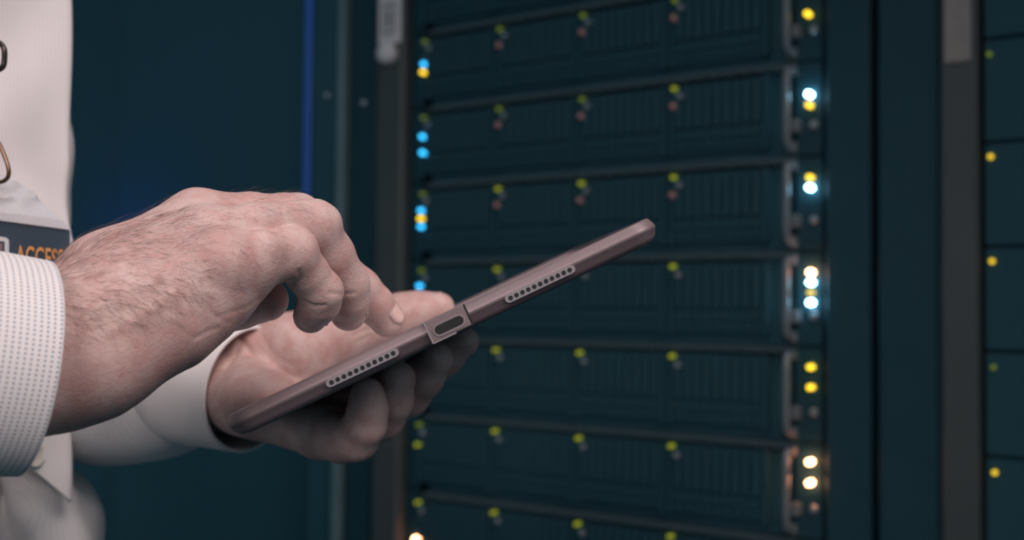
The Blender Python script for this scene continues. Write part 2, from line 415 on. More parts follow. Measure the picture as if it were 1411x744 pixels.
m.set(Base_Color=m.mix(n2, (0.19, 0.135, 0.142), (0.24, 0.174, 0.180)), Roughness=m.math('MULTIPLY_ADD', nz, 0.2, 0.34), Metallic=0.25, Normal=m.bump(nz, 0.12, 0.0004))
M_CASE = m.m
M_CASE2 = paint('tablet_aluminium', (0.34, 0.29, 0.30), 0.35, 0.4, 0.08, 60)
M_HOLE = paint('hole_black', (0.006, 0.007, 0.008), 0.7)
m = NT('screen_glass'); m.set(Base_Color=m.mix(m.noise(m.obj(), 8, 2), (0.006, 0.007, 0.009), (0.012, 0.013, 0.016)), Roughness=0.12, Emission_Color=(1.0, 0.86, 0.90, 1), Emission_Strength=0.30); M_SCREEN = m.m
tab = empty('tablet'); tab.matrix_world = TM
tag(tab, 'rose-grey tablet in a slim case, held edge-on and tilted', 'tablet')
mb = MB()
loft(mb, [ring(0.006, -TH), ring(0.0032, -TH + 0.0006), ring(0.0013, -TH + 0.0022), ring(0.0003, -TH + 0.0046), ring(0.0, -0.0044), ring(0.0, -0.0034), ring(0.0003, -0.0026), ring(0.0010, -0.0012), ring(0.0014, -0.0004), ring(0.0022, 0.0), ring(0.0034, -0.0001), ring(0.0040, -0.0014), ring(0.0041, -0.0027)], True, True)
case = mb.build('case', M_CASE, tab, True)
for p_ in case.data.polygons:
    if len(p_.vertices) > 8: p_.use_smooth = False
scr = MB(); loft(scr, [ring(0.0041, -0.0027), ring(0.0041, -0.0023), ring(0.0046, -0.0021)]); scr.build('screen', M_SCREEN, tab)
def edge_u(px): # position along the near edge seen at pixel column px
    best = min(range(2000), key=lambda k: abs(proj(T_NL + TE1 * (TW * k / 1999))[0] - px)); return TW * best / 1999
def proj(p):
    d = Vector(p) - CAM; z = d.dot(_fw); return 705.5 + F * d.dot(RIGHT) / z, 372 - F * d.dot(UP) / z, z
def slot(mb, u0, u1, zc, h, y0, y1, n=6):
    r = h / 2; pts = []
    for k in range(n + 1): a = math.radians(-90 + 180 * k / n); pts.append((u1 - r + r * math.cos(a), zc + r * math.sin(a)))
    for k in range(n + 1): a = math.radians(90 + 180 * k / n); pts.append((u0 + r + r * math.cos(a), zc + r * math.sin(a)))
    return loft(mb, [[(a, y0, b) for a, b in pts], [(a, y1, b) for a, b in pts]])
SPK = MB().lathe([(0.00088, 0.0004), (0.00088, -0.00012)], n=12).mesh('speaker_hole'); SPK.materials.append(M_HOLE)
for pa_, pb_ in ((441, 541), (688, 784)):
    u0, u1 = edge_u(pa_), edge_u(pb_)
    g = slot(MB(), u0, u1, -0.0052, 0.0031, -0.00035, 0.0012).build('speaker_grille', M_CASE2, case)
    for k in range(11):
        h = link('speaker_hole', SPK, None, g); h.location = (u0 + 0.0022 + (u1 - u0 - 0.0044) * k / 10, -0.0004, -0.0052)
u0, u1 = edge_u(584), edge_u(637)
pp = MB(); pp.box(u0, u1, -0.0006, 0.004, -0.0082, 0.0003, 0.0004)
pp = pp.build('port_surround', M_CASE, case)
fr = MB(); fr.box(u0 - 0.0003, u0 + 0.0003, -0.0009, 0.001, -0.0083, 0.0004); fr.box(u0, u0 + 0.6 * (u1 - u0), -0.0009, 0.001, -0.0085, -0.0080); fr.build('port_frame', M_CASE2, pp)
slot(MB(), u0 + 0.0016, u1 - 0.0010, -0.0046, 0.0052, -0.0010, 0.001).build('port_rim', paint('port_rim', (0.27, 0.215, 0.22), 0.35, 0.4, 0.08, 60), pp)
slot(MB(), u0 + 0.0024, u1 - 0.0018, -0.0046, 0.0034, -0.00115, 0.001).build('charging_port', M_HOLE, pp)
MB().box(u1 + 0.0001, u1 + 0.0008, -0.0003, 0.0005, -0.0085, 0.0001).build('case_seam', M_HOLE, case)

# ================================================================ hands: a signed distance field per arm, meshed with surface nets
def P3(px, py, z): return np.array(at(px, py, z)[:])
BIG = 0.05
class Field:
    def __init__(s, lo, hi, h):
        s.h = h; s.lo = np.array(lo, np.float32); s.n = np.ceil((np.array(hi) - np.array(lo)) / h).astype(int) + 1
        s.ax = [(s.lo[i] + np.arange(s.n[i], dtype=np.float32) * h) for i in range(3)]
    def new(s): return np.full(s.n, BIG, np.float32)
    def sub(s, pts, rad, m=0.014):
        a = np.min(pts, 0) - rad - m; b = np.max(pts, 0) + rad + m
        i0 = np.clip(np.floor((a - s.lo) / s.h).astype(int), 0, s.n); i1 = np.clip(np.ceil((b - s.lo) / s.h).astype(int) + 1, 0, s.n)
        sl = tuple(slice(i0[k], i1[k]) for k in range(3))
        g = np.meshgrid(*[s.ax[k][sl[k]] for k in range(3)], indexing='ij', sparse=True)
        return sl, g
    def cone(s, D, a, b, ra, rb, k=0.003, flat=None):
        """smooth-union a round cone into D; flat = (direction, factor) squashes it along a direction"""
        a = np.asarray(a, np.float32); b = np.asarray(b, np.float32)
        sl, (X, Y, Z) = s.sub(np.stack([a, b]), max(ra, rb))
        if X.size == 0 or Y.size == 0 or Z.size == 0: return
        x, y, z = X - a[0], Y - a[1], Z - a[2]; ba = b - a
        if flat is not None:
            nrm = np.asarray(flat[0], np.float32); nrm = nrm / np.linalg.norm(nrm); g = flat[1] - 1
            dn = (x * nrm[0] + y * nrm[1] + z * nrm[2]) * g
            x, y, z = x + dn * nrm[0], y + dn * nrm[1], z + dn * nrm[2]
            ba = ba + nrm * (ba @ nrm) * g
        l2 = float(ba @ ba) + 1e-12; L = math.sqrt(l2)
        t = (x * ba[0] + y * ba[1] + z * ba[2]) / l2
        q2 = x * x + y * y + z * z
        perp = np.sqrt(np.maximum(q2 - t * t * l2, 0))
        sn = (ra - rb) / L
        sn = max(-0.95, min(0.95, sn)); cs = math.sqrt(1 - sn * sn)
        tt = np.clip(t + perp / L * sn / cs, 0, 1)
        dx = np.sqrt(perp ** 2 + ((t - tt) * L) ** 2)
        d = dx - (ra + (rb - ra) * tt)
        s.blend(D, sl, d.astype(np.float32), k)
    def blend(s, D, sl, d, k):
        c = D[sl]
        if k <= 0: D[sl] = np.minimum(c, d); return
        h = np.maximum(k - np.abs(c - d), 0) / k
        D[sl] = np.minimum(c, d) - h * h * k * 0.25
    def chain(s, D, pts, k=0.003, flat=None):
        """pts: (px, py, z, radius in mm)"""
        q = [(P3(*p[:3]), p[3] * 0.001) for p in pts]
        for (a, ra), (b, rb) in zip(q, q[1:]): s.cone(D, a, b, ra, rb, k, flat)
    def merge(s, D, E, k):
        h = np.maximum(k - np.abs(D - E), 0) / k if k > 0 else 0
        return np.minimum(D, E) - h * h * k * 0.25
    def slab(s, D, mat, lo, hi, r, k):
        """smoothly carve a rounded box given in the frame mat out of D"""
        inv = np.array(mat.inverted(), np.float32)
        X, Y, Z = np.meshgrid(*s.ax, indexing='ij', sparse=True)
        c = (np.array(lo) + np.array(hi)) / 2; e = (np.array(hi) - np.array(lo)) / 2 - r
        q = [np.abs(inv[i, 0] * X + inv[i, 1] * Y + inv[i, 2] * Z + inv[i, 3] - c[i]) - e[i] for i in range(3)]
        o = np.sqrt(sum(np.maximum(t, 0) ** 2 for t in q)) + np.minimum(np.maximum(np.maximum(q[0], q[1]), q[2]), 0) - r
        E = -o; h = np.maximum(k - np.abs(D - E), 0) / k
        return (np.maximum(D, E) + h * h * k * 0.25).astype(np.float32)
    def mesh(s, D):
        ins = D < 0; n = s.n
        c = ins[:-1, :-1, :-1].astype(np.int8)
        for dx, dy, dz in ((1,0,0),(0,1,0),(0,0,1),(1,1,0),(1,0,1),(0,1,1),(1,1,1)):
            c = c + ins[dx:n[0]-1+dx, dy:n[1]-1+dy, dz:n[2]-1+dz]
        act = np.argwhere((c > 0) & (c < 8))
        idx = -np.ones(np.array(n) - 1, np.int64); idx[tuple(act.T)] = np.arange(len(act))
        corners = np.array([(i, j, k) for i in (0, 1) for j in (0, 1) for k in (0, 1)])
        val = np.stack([D[tuple((act + co).T)] for co in corners], 1)
        acc = np.zeros((len(act), 3)); cnt = np.zeros(len(act))
        for a in range(8):
            for b in range(a + 1, 8):
                if np.abs(corners[a] - corners[b]).sum() != 1: continue
                va, vb = val[:, a], val[:, b]; m = (va < 0) != (vb < 0)
                t = np.where(m, va / np.where(m, va - vb, 1), 0)
                acc += m[:, None] * (corners[a] + t[:, None] * (corners[b] - corners[a])); cnt += m
        V = s.lo + (act + acc / cnt[:, None]) * s.h
        Q = []
        for ax in range(3):
            sl0 = [slice(None)] * 3; sl1 = [slice(None)] * 3
            sl0[ax] = slice(0, -1); sl1[ax] = slice(1, None)
            A, B = ins[tuple(sl0)], ins[tuple(sl1)]
            e = np.argwhere(A != B); u, w = (ax + 1) % 3, (ax + 2) % 3
            e = e[(e[:, u] > 0) & (e[:, w] > 0) & (e[:, u] < n[u] - 1) & (e[:, w] < n[w] - 1)]
            fl = A[tuple(e.T)]
            q = []
            for du, dw in ((-1, -1), (0, -1), (0, 0), (-1, 0)):
                t = e.copy(); t[:, u] += du; t[:, w] += dw; q.append(idx[tuple(t.T)])
            q = np.stack(q, 1); q[~fl] = q[~fl][:, ::-1]; Q.append(q)
        return V, np.concatenate(Q)
def smooth_mesh(V, Q, it=2, lam=0.5):
    n = len(V); E = np.concatenate([Q[:, [0, 1]], Q[:, [1, 2]], Q[:, [2, 3]], Q[:, [3, 0]]])
    E = np.concatenate([E, E[:, ::-1]]); deg = np.bincount(E[:, 0], minlength=n)[:, None]
    for i in range(it):
        for l in (lam, -lam * 1.03):
            S = np.stack([np.bincount(E[:, 0], V[E[:, 1], k], n) for k in range(3)], 1) / np.maximum(deg, 1)
            V = V + l * (S - V)
    return V
def vnormals(V, Q):
    fn = np.cross(V[Q[:, 2]] - V[Q[:, 0]], V[Q[:, 3]] - V[Q[:, 1]]); N = np.zeros_like(V)
    for k in range(4):
        for a in range(3): N[:, a] += np.bincount(Q[:, k], fn[:, a], len(V))
    return N / np.maximum(np.linalg.norm(N, axis=1, keepdims=True), 1e-12)
def line_px(pts, V, Q, bvh=None, step=0.0006):
    """points of a pixel polyline dropped onto the skin along the line of sight"""
    out = []
    for (a, b), (c, d) in zip(pts, pts[1:]):
        n = max(2, int(math.hypot(c - a, d - b) / 2))
        for k in range(n):
            t = k / n; p = at(a + (c - a) * t, b + (d - b) * t, 1.0)
            hit = bvh.ray_cast(CAM, (p - CAM).normalized())
            if hit[0] is not None: out.append(hit[0][:])
    return np.array(out)
def groove(V, N, C, w, depth):
    """push skin in (depth > 0) or out along a line of points C"""
    if len(C) < 2: return V
    lo, hi = C.min(0) - 3 * w, C.max(0) + 3 * w
    near = np.where(((V > lo) & (V < hi)).all(1))[0]
    if len(near) == 0: return V
    d2 = np.full(len(near), 1e9); P = V[near]
    for c in C: d2 = np.minimum(d2, ((P - c) ** 2).sum(1))
    V = V.copy(); V[near] -= N[near] * (depth * np.exp(-d2 / (w * w)))[:, None]
    return V

# ---- right hand (typing)
AX = (RIGHT * math.cos(math.radians(36)) + _fw * math.sin(math.radians(36)) - UP * 0.16).normalized()
CR = at(42, 506, 0.354); UR = (at(62, 352, .354) - at(12, 660, .354)).normalized()
RH = 0.00075
FR = Field(P3(-70, 640, 0.36) + np.array([-0.01, -0.05, -0.01]), P3(580, 240, 0.47) + np.array([0.012, 0.022, 0.012]), RH)
palm = FR.new()
MCP = {'p': (300, 364, .380, 10.8), 'r': (286, 332, .393, 11.3), 'm': (273, 307, .408, 11.8), 'i': (277, 314, .425, 11.5)}
W0 = {'p': (62, 508, .361, 15.5), 'r': (57, 488, .367, 15.5), 'm': (52, 470, .376, 14.5), 'i': (52, 470, .385, 12.5)}
MID = {'p': (170, 432, .369, 12.8), 'r': (160, 398, .378, 13.4), 'm': (150, 384, .389, 13.5), 'i': (150, 388, .404, 12.5)}
for f in 'prmi': FR.chain(palm, [W0[f], MID[f], MCP[f]], 0.010)
FR.chain(palm, [(50, 500, .358, 20), (85, 497, .362, 18.7), (140, 482, .366, 18.2), (238, 440, .378, 14.2), (292, 404, .388, 12.0), (340, 375, .393, 9.5)], 0.010)
FR.cone(palm, np.array((CR - AX * 0.16)[:]), np.array((CR - AX * 0.012)[:]), 0.029, 0.0225, 0.010)
FR.chain(palm, [(60, 485, .378, 15), (160, 452, .405, 16), (250, 430, .415, 12)], 0.010)
FR.chain(palm, [(50, 488, .364, 18), (95, 470, .372, 17)], 0.012)
FR.chain(palm, [(290, 385, .392, 11), (285, 370, .410, 12), (285, 360, .425, 11)], 0.010)
hand = palm
FING = {
 'p': [(300, 364, .380, 10.5), (350, 359, .391, 9.4), (380, 357, .399, 7.9), (404, 350, .404, 8.6), (421, 374, .410, 7.6), (442, 402, .416, 7.8), (440, 418, .419, 7.2), (428, 435, .424, 6.4)],
 'r': [(286, 332, .393, 11.0), (350, 322, .404, 9.8), (400, 317, .414, 9.0), (432, 313, .420, 9.3), (456, 350, .428, 8.4), (478, 392, .436, 8.2), (480, 412, .440, 7.9), (480, 431, .445, 7.0)],
 'm': [(273, 307, .408, 11.5), (345, 303, .422, 9.8), (392, 301, .434, 9.2), (410, 302, .440, 9.6), (442, 345, .448, 8.6), (468, 386, .457, 8.4), (474, 424, .466, 7.2)],
 'i': [(277, 314, .425, 11.3), (350, 324, .438, 9.8), (400, 330, .447, 9.2), (425, 337, .452, 9.2), (462, 368, .457, 8.4), (496, 398, .462, 8.1), (516, 420, .466, 7.8), (533, 441, .470, 6.9)],
 't': [(230, 440, .412, 12), (290, 424, .424, 11), (330, 418, .430, 9.5), (368, 413, .434, 8.0)],
}
fing = FR.new()
for f in 'miprt':
    g = FR.new(); FR.chain(g, FING[f], 0.0022)
    fing = FR.merge(fing, g, 0.0006)
hand = FR.merge(palm, fing, 0.0035)
# knuckle caps, tendons and veins of the back of the hand
FR.chain(hand, [(401, 340, .402, 6.6), (410, 341, .403, 6.6)], 0.002)
FR.chain(hand, [(436, 300, .418, 6.0), (446, 306, .420, 6.0)], 0.003)
FR.chain(hand, [(120, 385, .374, 2.0), (200, 352, .383, 3.0), (262, 322, .390, 2.0)], 0.008)
FR.chain(hand, [(300, 310, .390, 3.0), (352, 302, .400, 4.6), (415, 297, .414, 5.0)], 0.004)
FR.chain(hand, [(318, 350, .382, 3.0), (360, 342, .389, 4.6), (392, 340, .398, 4.6)], 0.004)
hand = FR.slab(hand, TM, (-0.0002, -0.0002, -TH), (TW, TD, -0.0019), 0.001, 0.0008)
VR, QR = FR.mesh(hand); VR = smooth_mesh(VR, QR, 2)
NR = vnormals(VR, QR)
bvh = BVHTree.FromPolygons(VR.tolist(), QR.tolist())
L = lambda *p: line_px(p, None, None, bvh)
def grooves(V, Q, lst, bvh):
    N = vnormals(V, Q)
    lines = [(line_px(p, None, None, bvh), w, d * 0.75) for p, w, d in lst]
    for C, w, d in lines: V = groove(V, N, C, w, d)
    return V
lst = [
 ([(417, 414), (432, 421), (450, 421)], 0.0008, 0.0007), ([(420, 420), (440, 425)], 0.0006, 0.0003),
 ([(455, 404), (472, 406), (490, 404)], 0.0008, 0.0006), ([(404, 396), (414, 384), (412, 372)], 0.0010, 0.0006),
 ([(270, 466), (286, 456), (303, 452)], 0.0009, 0.0004), ([(286, 424), (300, 438), (318, 446)], 0.0009, 0.0003), ([(300, 436), (340, 424), (356, 412)], 0.0010, 0.0003),
 ([(252, 454), (268, 466)], 0.0009, 0.0002),
]
for k in range(9):                               # the fan of fine folds over the edge of the hand
    xx = 276 + k * 5.5
    lst.append(([(xx + 3, 330 + k * 1.5), (xx - 3 + k * 0.5, 352 + k * 1.5), (xx - 2 + k, 374 + k * 1.8), (xx + 3 + k * 1.2, 396 + k * 1.2)], 0.00075, 0.00032))
for (x_, y_, ang, n_) in ((432, 292, 60, 5), (404, 326, 70, 4), (418, 274, 65, 3)):
    for k in range(n_):                           # wrinkles across the finger knuckles
        a = math.radians(ang); ox = (k - n_ / 2) * 4.2
        lst.append(([(x_ + ox - 7 * math.cos(a), y_ + 1.2 * k - 9 * math.sin(a)), (x_ + ox + 7 * math.cos(a), y_ + 1.2 * k + 9 * math.sin(a))], 0.0005, 0.00016))
for p in ([(130, 430), (170, 405), (215, 385), (255, 350)], [(150, 455), (190, 440), (240, 400)], [(110, 400), (160, 372), (200, 350)], [(205, 300), (240, 306), (262, 328), (300, 322)]):
    lst.append((p, 0.0022, -0.0006))              # veins
VR = grooves(VR, QR, lst, bvh)
# ---- left hand (holding)
FL = Field(P3(90, 660, 0.60) + np.array([-0.01, -0.14, -0.012]), P3(665, 395, 0.60) + np.array([0.005, 0.02, 0.012]), 0.0009)
lp = FL.new()
FL.chain(lp, [(60, 525, .625, 25), (200, 535, .588, 21), (275, 539, .562, 18), (335, 541, .541, 17)], 0.008, None)
FL.chain(lp, [(285, 541, .548, 15.5), (340, 543, .530, 15.5)], 0.008); FL.chain(lp, [(285, 538, .568, 15.5), (340, 535, .552, 16)], 0.008)
lth = FL.new()
FL.chain(lth, [(325, 528, .562, 15), (352, 502, .556, 17.5), (405, 482, .556, 17.5), (470, 458, .566, 13.5), (505, 447, .570, 11.0), (535, 439, .573, 9.6), (560, 433, .574, 9.8), (585, 428, .575, 8.6), (607, 423, .575, 6.8)], 0.006)
heel = FL.new()
FL.chain(heel, [(338, 549, .528, 14.5), (354, 553, .517, 15), (374, 553, .512, 13)], 0.006)
low = FL.new()
LM = {'p': (442, 596, .500, 11), 'r': (455, 588, .516, 11.5), 'm': (468, 575, .533, 11.5), 'i': (480, 560, .550, 11)}
LW = {'p': (338, 560, .528, 12), 'r': (335, 555, .537, 13), 'm': (335, 550, .548, 13), 'i': (335, 545, .557, 12)}
for f in 'prmi': FL.chain(low, [LW[f], LM[f]], 0.008)
LF = {
 'p': [LM['p'], (470, 604, .492, 10), (490, 604, .487, 9.3), (503, 585, .481, 8.6), (507, 562, .479, 8.0), (506, 544, .478, 7.0)],
 'r': [LM['r'], (500, 586, .508, 10), (526, 574, .503, 9.8), (540, 552, .497, 8.8), (548, 522, .492, 7.6)],
 'm': [LM['m'], (530, 558, .528, 10), (562, 544, .525, 9.8), (584, 519, .519, 8.9), (601, 496, .514, 7.6)],
 'i': [LM['i'], (540, 535, .549, 10), (578, 519, .548, 9.6), (612, 491, .544, 8.8), (638, 470, .540, 7.4)],
}
lf = FL.new()
for f in 'prmi':
    g = FL.new(); FL.chain(g, LF[f], 0.003); lf = FL.merge(lf, g, 0.0008)
low = FL.merge(low, lf, 0.004)
lhand = FL.merge(lp, heel, 0.006); lhand = FL.merge(lhand, lth, 0.0035); lhand = FL.merge(lhand, low, 0.004)
lhand = FL.slab(lhand, TM, (-0.0002, -0.001, -TH - 0.0002), (TW + 0.05, TD + 0.02, -0.0018), 0.002, 0.0012)
VL, QL = FL.mesh(lhand); VL = smooth_mesh(VL, QL, 2)
bvl = BVHTree.FromPolygons(VL.tolist(), QL.tolist())
VL = grooves(VL, QL, [([(328, 462), (348, 490), (375, 508), (402, 522)], 0.0016, 0.0016), ([(312, 505), (325, 488), (330, 470)], 0.0016, 0.0012),
    ([(488, 462), (503, 455), (520, 452)], 0.0012, 0.0008), ([(495, 470), (512, 462)], 0.0012, 0.0008), ([(360, 462), (378, 490), (405, 505)], 0.0014, 0.0004)], bvl)

m = NT('skin'); o_ = m.obj()
n1 = m.noise(o_, 45, 5, 0.6); n2 = m.noise(o_, 160, 4, 0.6); n3 = m.noise(o_, 700, 3)
c = m.ramp(n1, [(0.30, (0.46, 0.275, 0.250)), (0.5, (0.53, 0.355, 0.325)), (0.72, (0.59, 0.425, 0.395))])
c = m.mix(m.ramp(n2, [(0.42, (0, 0, 0)), (0.70, (0.7, 0.7, 0.7))]), c, (0.46, 0.225, 0.205))
vor = m.n('ShaderNodeTexVoronoi', feature='DISTANCE_TO_EDGE', ins={'Vector': o_, 'Scale': 900.0}).outputs['Distance']
lines = m.ramp(vor, [(0.0, (0, 0, 0)), (0.16, (1, 1, 1))])
wv = m.n('ShaderNodeTexNoise', ins={'Vector': o_, 'Scale': 520.0, 'Detail': 4.0, 'Distortion': 0.6}).outputs[0]
b1 = m.bump(wv, 0.22, 0.0008); b2 = m.bump(lines, 0.25, 0.0004, b1)
m.set(Base_Color=c, Roughness=m.math('MULTIPLY_ADD', n2, 0.25, 0.36), Normal=b2, Subsurface_Weight=0.18, Subsurface_Scale=0.004, Specular_IOR_Level=0.42)
m.b.inputs['Subsurface Radius'].default_value = (1.0, 0.35, 0.2)
M_SKIN = m.m
m = NT('fingernail'); m.set(Base_Color=m.mix(m.noise(m.obj(), 300, 2), (0.62, 0.40, 0.36), (0.70, 0.48, 0.44)), Roughness=0.25, Subsurface_Weight=0.1, Subsurface_Scale=0.002); M_NAIL = m.m
V = np.concatenate([VR, VL]); Q = np.concatenate([QR, QL + len(VR)])
me = bpy.data.meshes.new('body'); me.from_pydata(V.tolist(), [], Q.tolist()); me.update()
person = empty('person', (-0.36, 0.68, 0)); tag(person, 'person in a white dotted shirt and access badge, typing on a tablet', 'person')
body = link('body', me, M_SKIN, None, True); parent_keep(body, person)
print('hand verts', len(VR), len(VL))

# ---- fingernails
def nail(a, b, ra, rb, dors, s0, s1, half=52, lift=0.00035):
    a, b = at(*a), at(*b); t = (b - a).normalized(); d = Vector(dors); d = (d - t * d.dot(t)).normalized(); w = t.cross(d)
    v = []; n, k = 9, 8
    for i in range(n):
        s = s0 + (s1 - s0) * i / (n - 1); e = 1 - 0.35 * max(0, abs(i / (n - 1) - 0.5) * 2 - 0.6) / 0.4
        r = ra + (rb - ra) * min(s, 1)
        for j in range(k):
            ph = math.radians(half) * e * (2 * j / (k - 1) - 1)
            rr = (r + lift) * (1 - 0.10 * max(0, s - 1) * 3)
            v.append(a + (b - a) * s + (d * math.cos(ph) + w * math.sin(ph)) * rr)
    f = [(i * k + j, i * k + j + 1, (i + 1) * k + j + 1, (i + 1) * k + j) for i in range(n - 1) for j in range(k - 1)]
    o = MB().add(v, f).build('fingernail', M_NAIL, None, True)
    md = o.modifiers.new('thick', 'SOLIDIFY'); md.thickness = 0.0006; md.offset = 0
    parent_keep(o, body); return o
nail((496, 398, .462), (533, 441, .470), .0081, .0069, RIGHT * 0.82 + UP * 0.55 - _fw * 0.30, 0.50, 1.16)
nail((478, 392, .436), (480, 431, .445), .0082, .0070, RIGHT * 0.7 + _fw * 0.75, 0.45, 1.2)
nail((468, 386, .457), (474, 424, .466), .0084, .0072, RIGHT * 0.8 + _fw * 0.5, 0.45, 1.2)
nail((444, 401, .416), (428, 435, .424), .0077, .0064, RIGHT * 0.5 - UP * 0.2 + _fw * 0.85, 0.45, 1.2)
nail((330, 418, .430), (368, 413, .434), .0095, .0080, _fw * 0.9 - UP * 0.3, 0.4, 1.15)
nail((560, 433, .574), (607, 423, .575), .0098, .0068, UP * 0.75 + _fw * 0.65, 0.45, 1.12)

# ---- hair on the back of the right hand
m = NT('arm_hair'); m.set(Base_Color=m.mix(m.noise(m.obj(), 900, 1), (0.06, 0.036, 0.03), (0.17, 0.10, 0.08)), Roughness=0.45); M_HAIR = m.m
def in_poly(x, y, poly):
    c = np.zeros(len(x), bool); n = len(poly)
    for i in range(n):
        x1, y1 = poly[i]; x2, y2 = poly[(i + 1) % n]
        c ^= ((y1 > y) != (y2 > y)) & (x < (x2 - x1) * (y - y1) / (y2 - y1 + 1e-9) + x1)
    return c
_fwv, _rtv, _upv, _cm = (np.array(v[:]) for v in (_fw, RIGHT, UP, CAM))
dV = VR - _cm; zz = dV @ _fwv; PX = 705.5 + F * (dV @ _rtv) / zz; PY = 372 - F * (dV @ _upv) / zz
NRM = vnormals(VR, QR); nup = NRM @ _upv; ncam = -(NRM * (dV / np.linalg.norm(dV, axis=1)[:, None])).sum(1)
hv, hf = [], []
def hairs(poly, n, mask, ang, spread, l0, l1, lift=0.35, rad=0.000034):
    c = np.where(in_poly(PX, PY, poly) & mask)[0]
    if len(c) == 0: return
    for i in RNG.choice(c, n):
        p = VR[i] + RNG.normal(0, 0.0004, 3); nr = NRM[i]
        a = math.radians(ang + RNG.normal(0, spread)); d = _rtv * math.cos(a) + _upv * math.sin(a) + _fwv * 0.25
        d = d - nr * (d @ nr); d /= np.linalg.norm(d) + 1e-9
        side = np.cross(nr, d); curl = RNG.normal(0, 0.5); ln = RNG.uniform(l0, l1); li = lift * RNG.uniform(0.3, 1.3)
        q = []; dirv = d + nr * li; dirv /= np.linalg.norm(dirv); pos = p - nr * 0.0003
        for s in range(5):
            q.append(pos.copy()); pos = pos + dirv * ln / 4
            dirv = dirv + side * curl * 0.28 - nr * li * 0.42; dirv /= np.linalg.norm(dirv)
        b0 = len(hv); r = rad * RNG.uniform(0.75, 1.25)
        for s, u in enumerate(q):
            rr = r * (1 - 0.8 * s / 4)
            for k in range(3):
                t = 2 * math.pi * k / 3; hv.append(tuple(u + (side * math.cos(t) + nr * math.sin(t)) * rr))
        for s in range(4):
            for k in range(3): hf.append((b0 + s * 3 + k, b0 + s * 3 + (k + 1) % 3, b0 + s * 3 + 3 + (k + 1) % 3, b0 + s * 3 + 3 + k))
ALL = np.ones(len(VR), bool); UPW = nup > 0.1
hairs([(60, 360), (130, 325), (200, 300), (250, 290), (285, 330), (300, 385), (255, 425), (190, 440), (120, 450), (60, 460)], 2900, ALL, -22, 28, 0.004, 0.009)
hairs([(60, 420), (250, 380), (290, 400), (250, 440), (120, 470), (60, 490)], 1000, ALL, -35, 28, 0.004, 0.009)
hairs([(60, 380), (120, 320), (220, 270), (255, 275), (150, 345)], 220, UPW, 18, 25, 0.005, 0.009, 0.5)
hairs([(225, 290), (330, 285), (420, 280), (420, 300), (330, 312), (240, 330)], 330, ALL, 2, 25, 0.003, 0.006)
hairs([(300, 335), (345, 325), (398, 322), (400, 352), (330, 372), (300, 372)], 320, ALL, -25, 25, 0.003, 0.0055)
hairs([(300, 255), (410, 255), (410, 276), (300, 280)], 70, UPW, 10, 35, 0.004, 0.007, 0.8)
hm = bpy.data.meshes.new('arm_hair'); hm.from_pydata(hv, [], hf); hm.update()
hair = link('arm_hair', hm, M_HAIR); parent_keep(hair, body); tag(hair, 'short dark hairs on the back of the hand', kind='stuff')

# ================================================================ shirt
def fabric(name, dots, base=(0.70, 0.64, 0.63)):
    m = NT(name); uv = m.uv(); sx = m.n('ShaderNodeSeparateXYZ', ins={0: uv})
    fine = m.n('ShaderNodeTexNoise', ins={'Vector': uv, 'Scale': 900.0, 'Detail': 2.0}).outputs[0]
    big = m.noise(uv, 18, 3)
    c = m.mix(big, tuple(b * 0.96 for b in base), tuple(min(1, b * 1.04) for b in base))
    def lane(v, pitch): # distance from the middle of a repeat, -0.5 .. 0.5
        return m.math('SUBTRACT', m.math('FRACT', m.math('DIVIDE', v, pitch)), 0.5)
    du, dv = lane(sx.outputs[0], 0.00185), lane(sx.outputs[1], 0.00142)
    e = m.math('ADD', m.math('POWER', m.math('DIVIDE', du, 0.17), 2.0), m.math('POWER', m.math('DIVIDE', dv, 0.23), 2.0))
    mask = m.math('LESS_THAN', e, 1.0)
    c = m.mix(m.math('MULTIPLY', mask, dots), c, (0.03, 0.085, 0.20))
    m.set(Base_Color=c, Roughness=0.85, Specular_IOR_Level=0.15, Sheen_Weight=0.15, Normal=m.bump(fine, 0.10, 0.0002))
    return m.m
M_CLOTH = fabric('dotted_cotton', 0.9)
M_CLOTHT = fabric('dotted_cotton_body', 0.15)
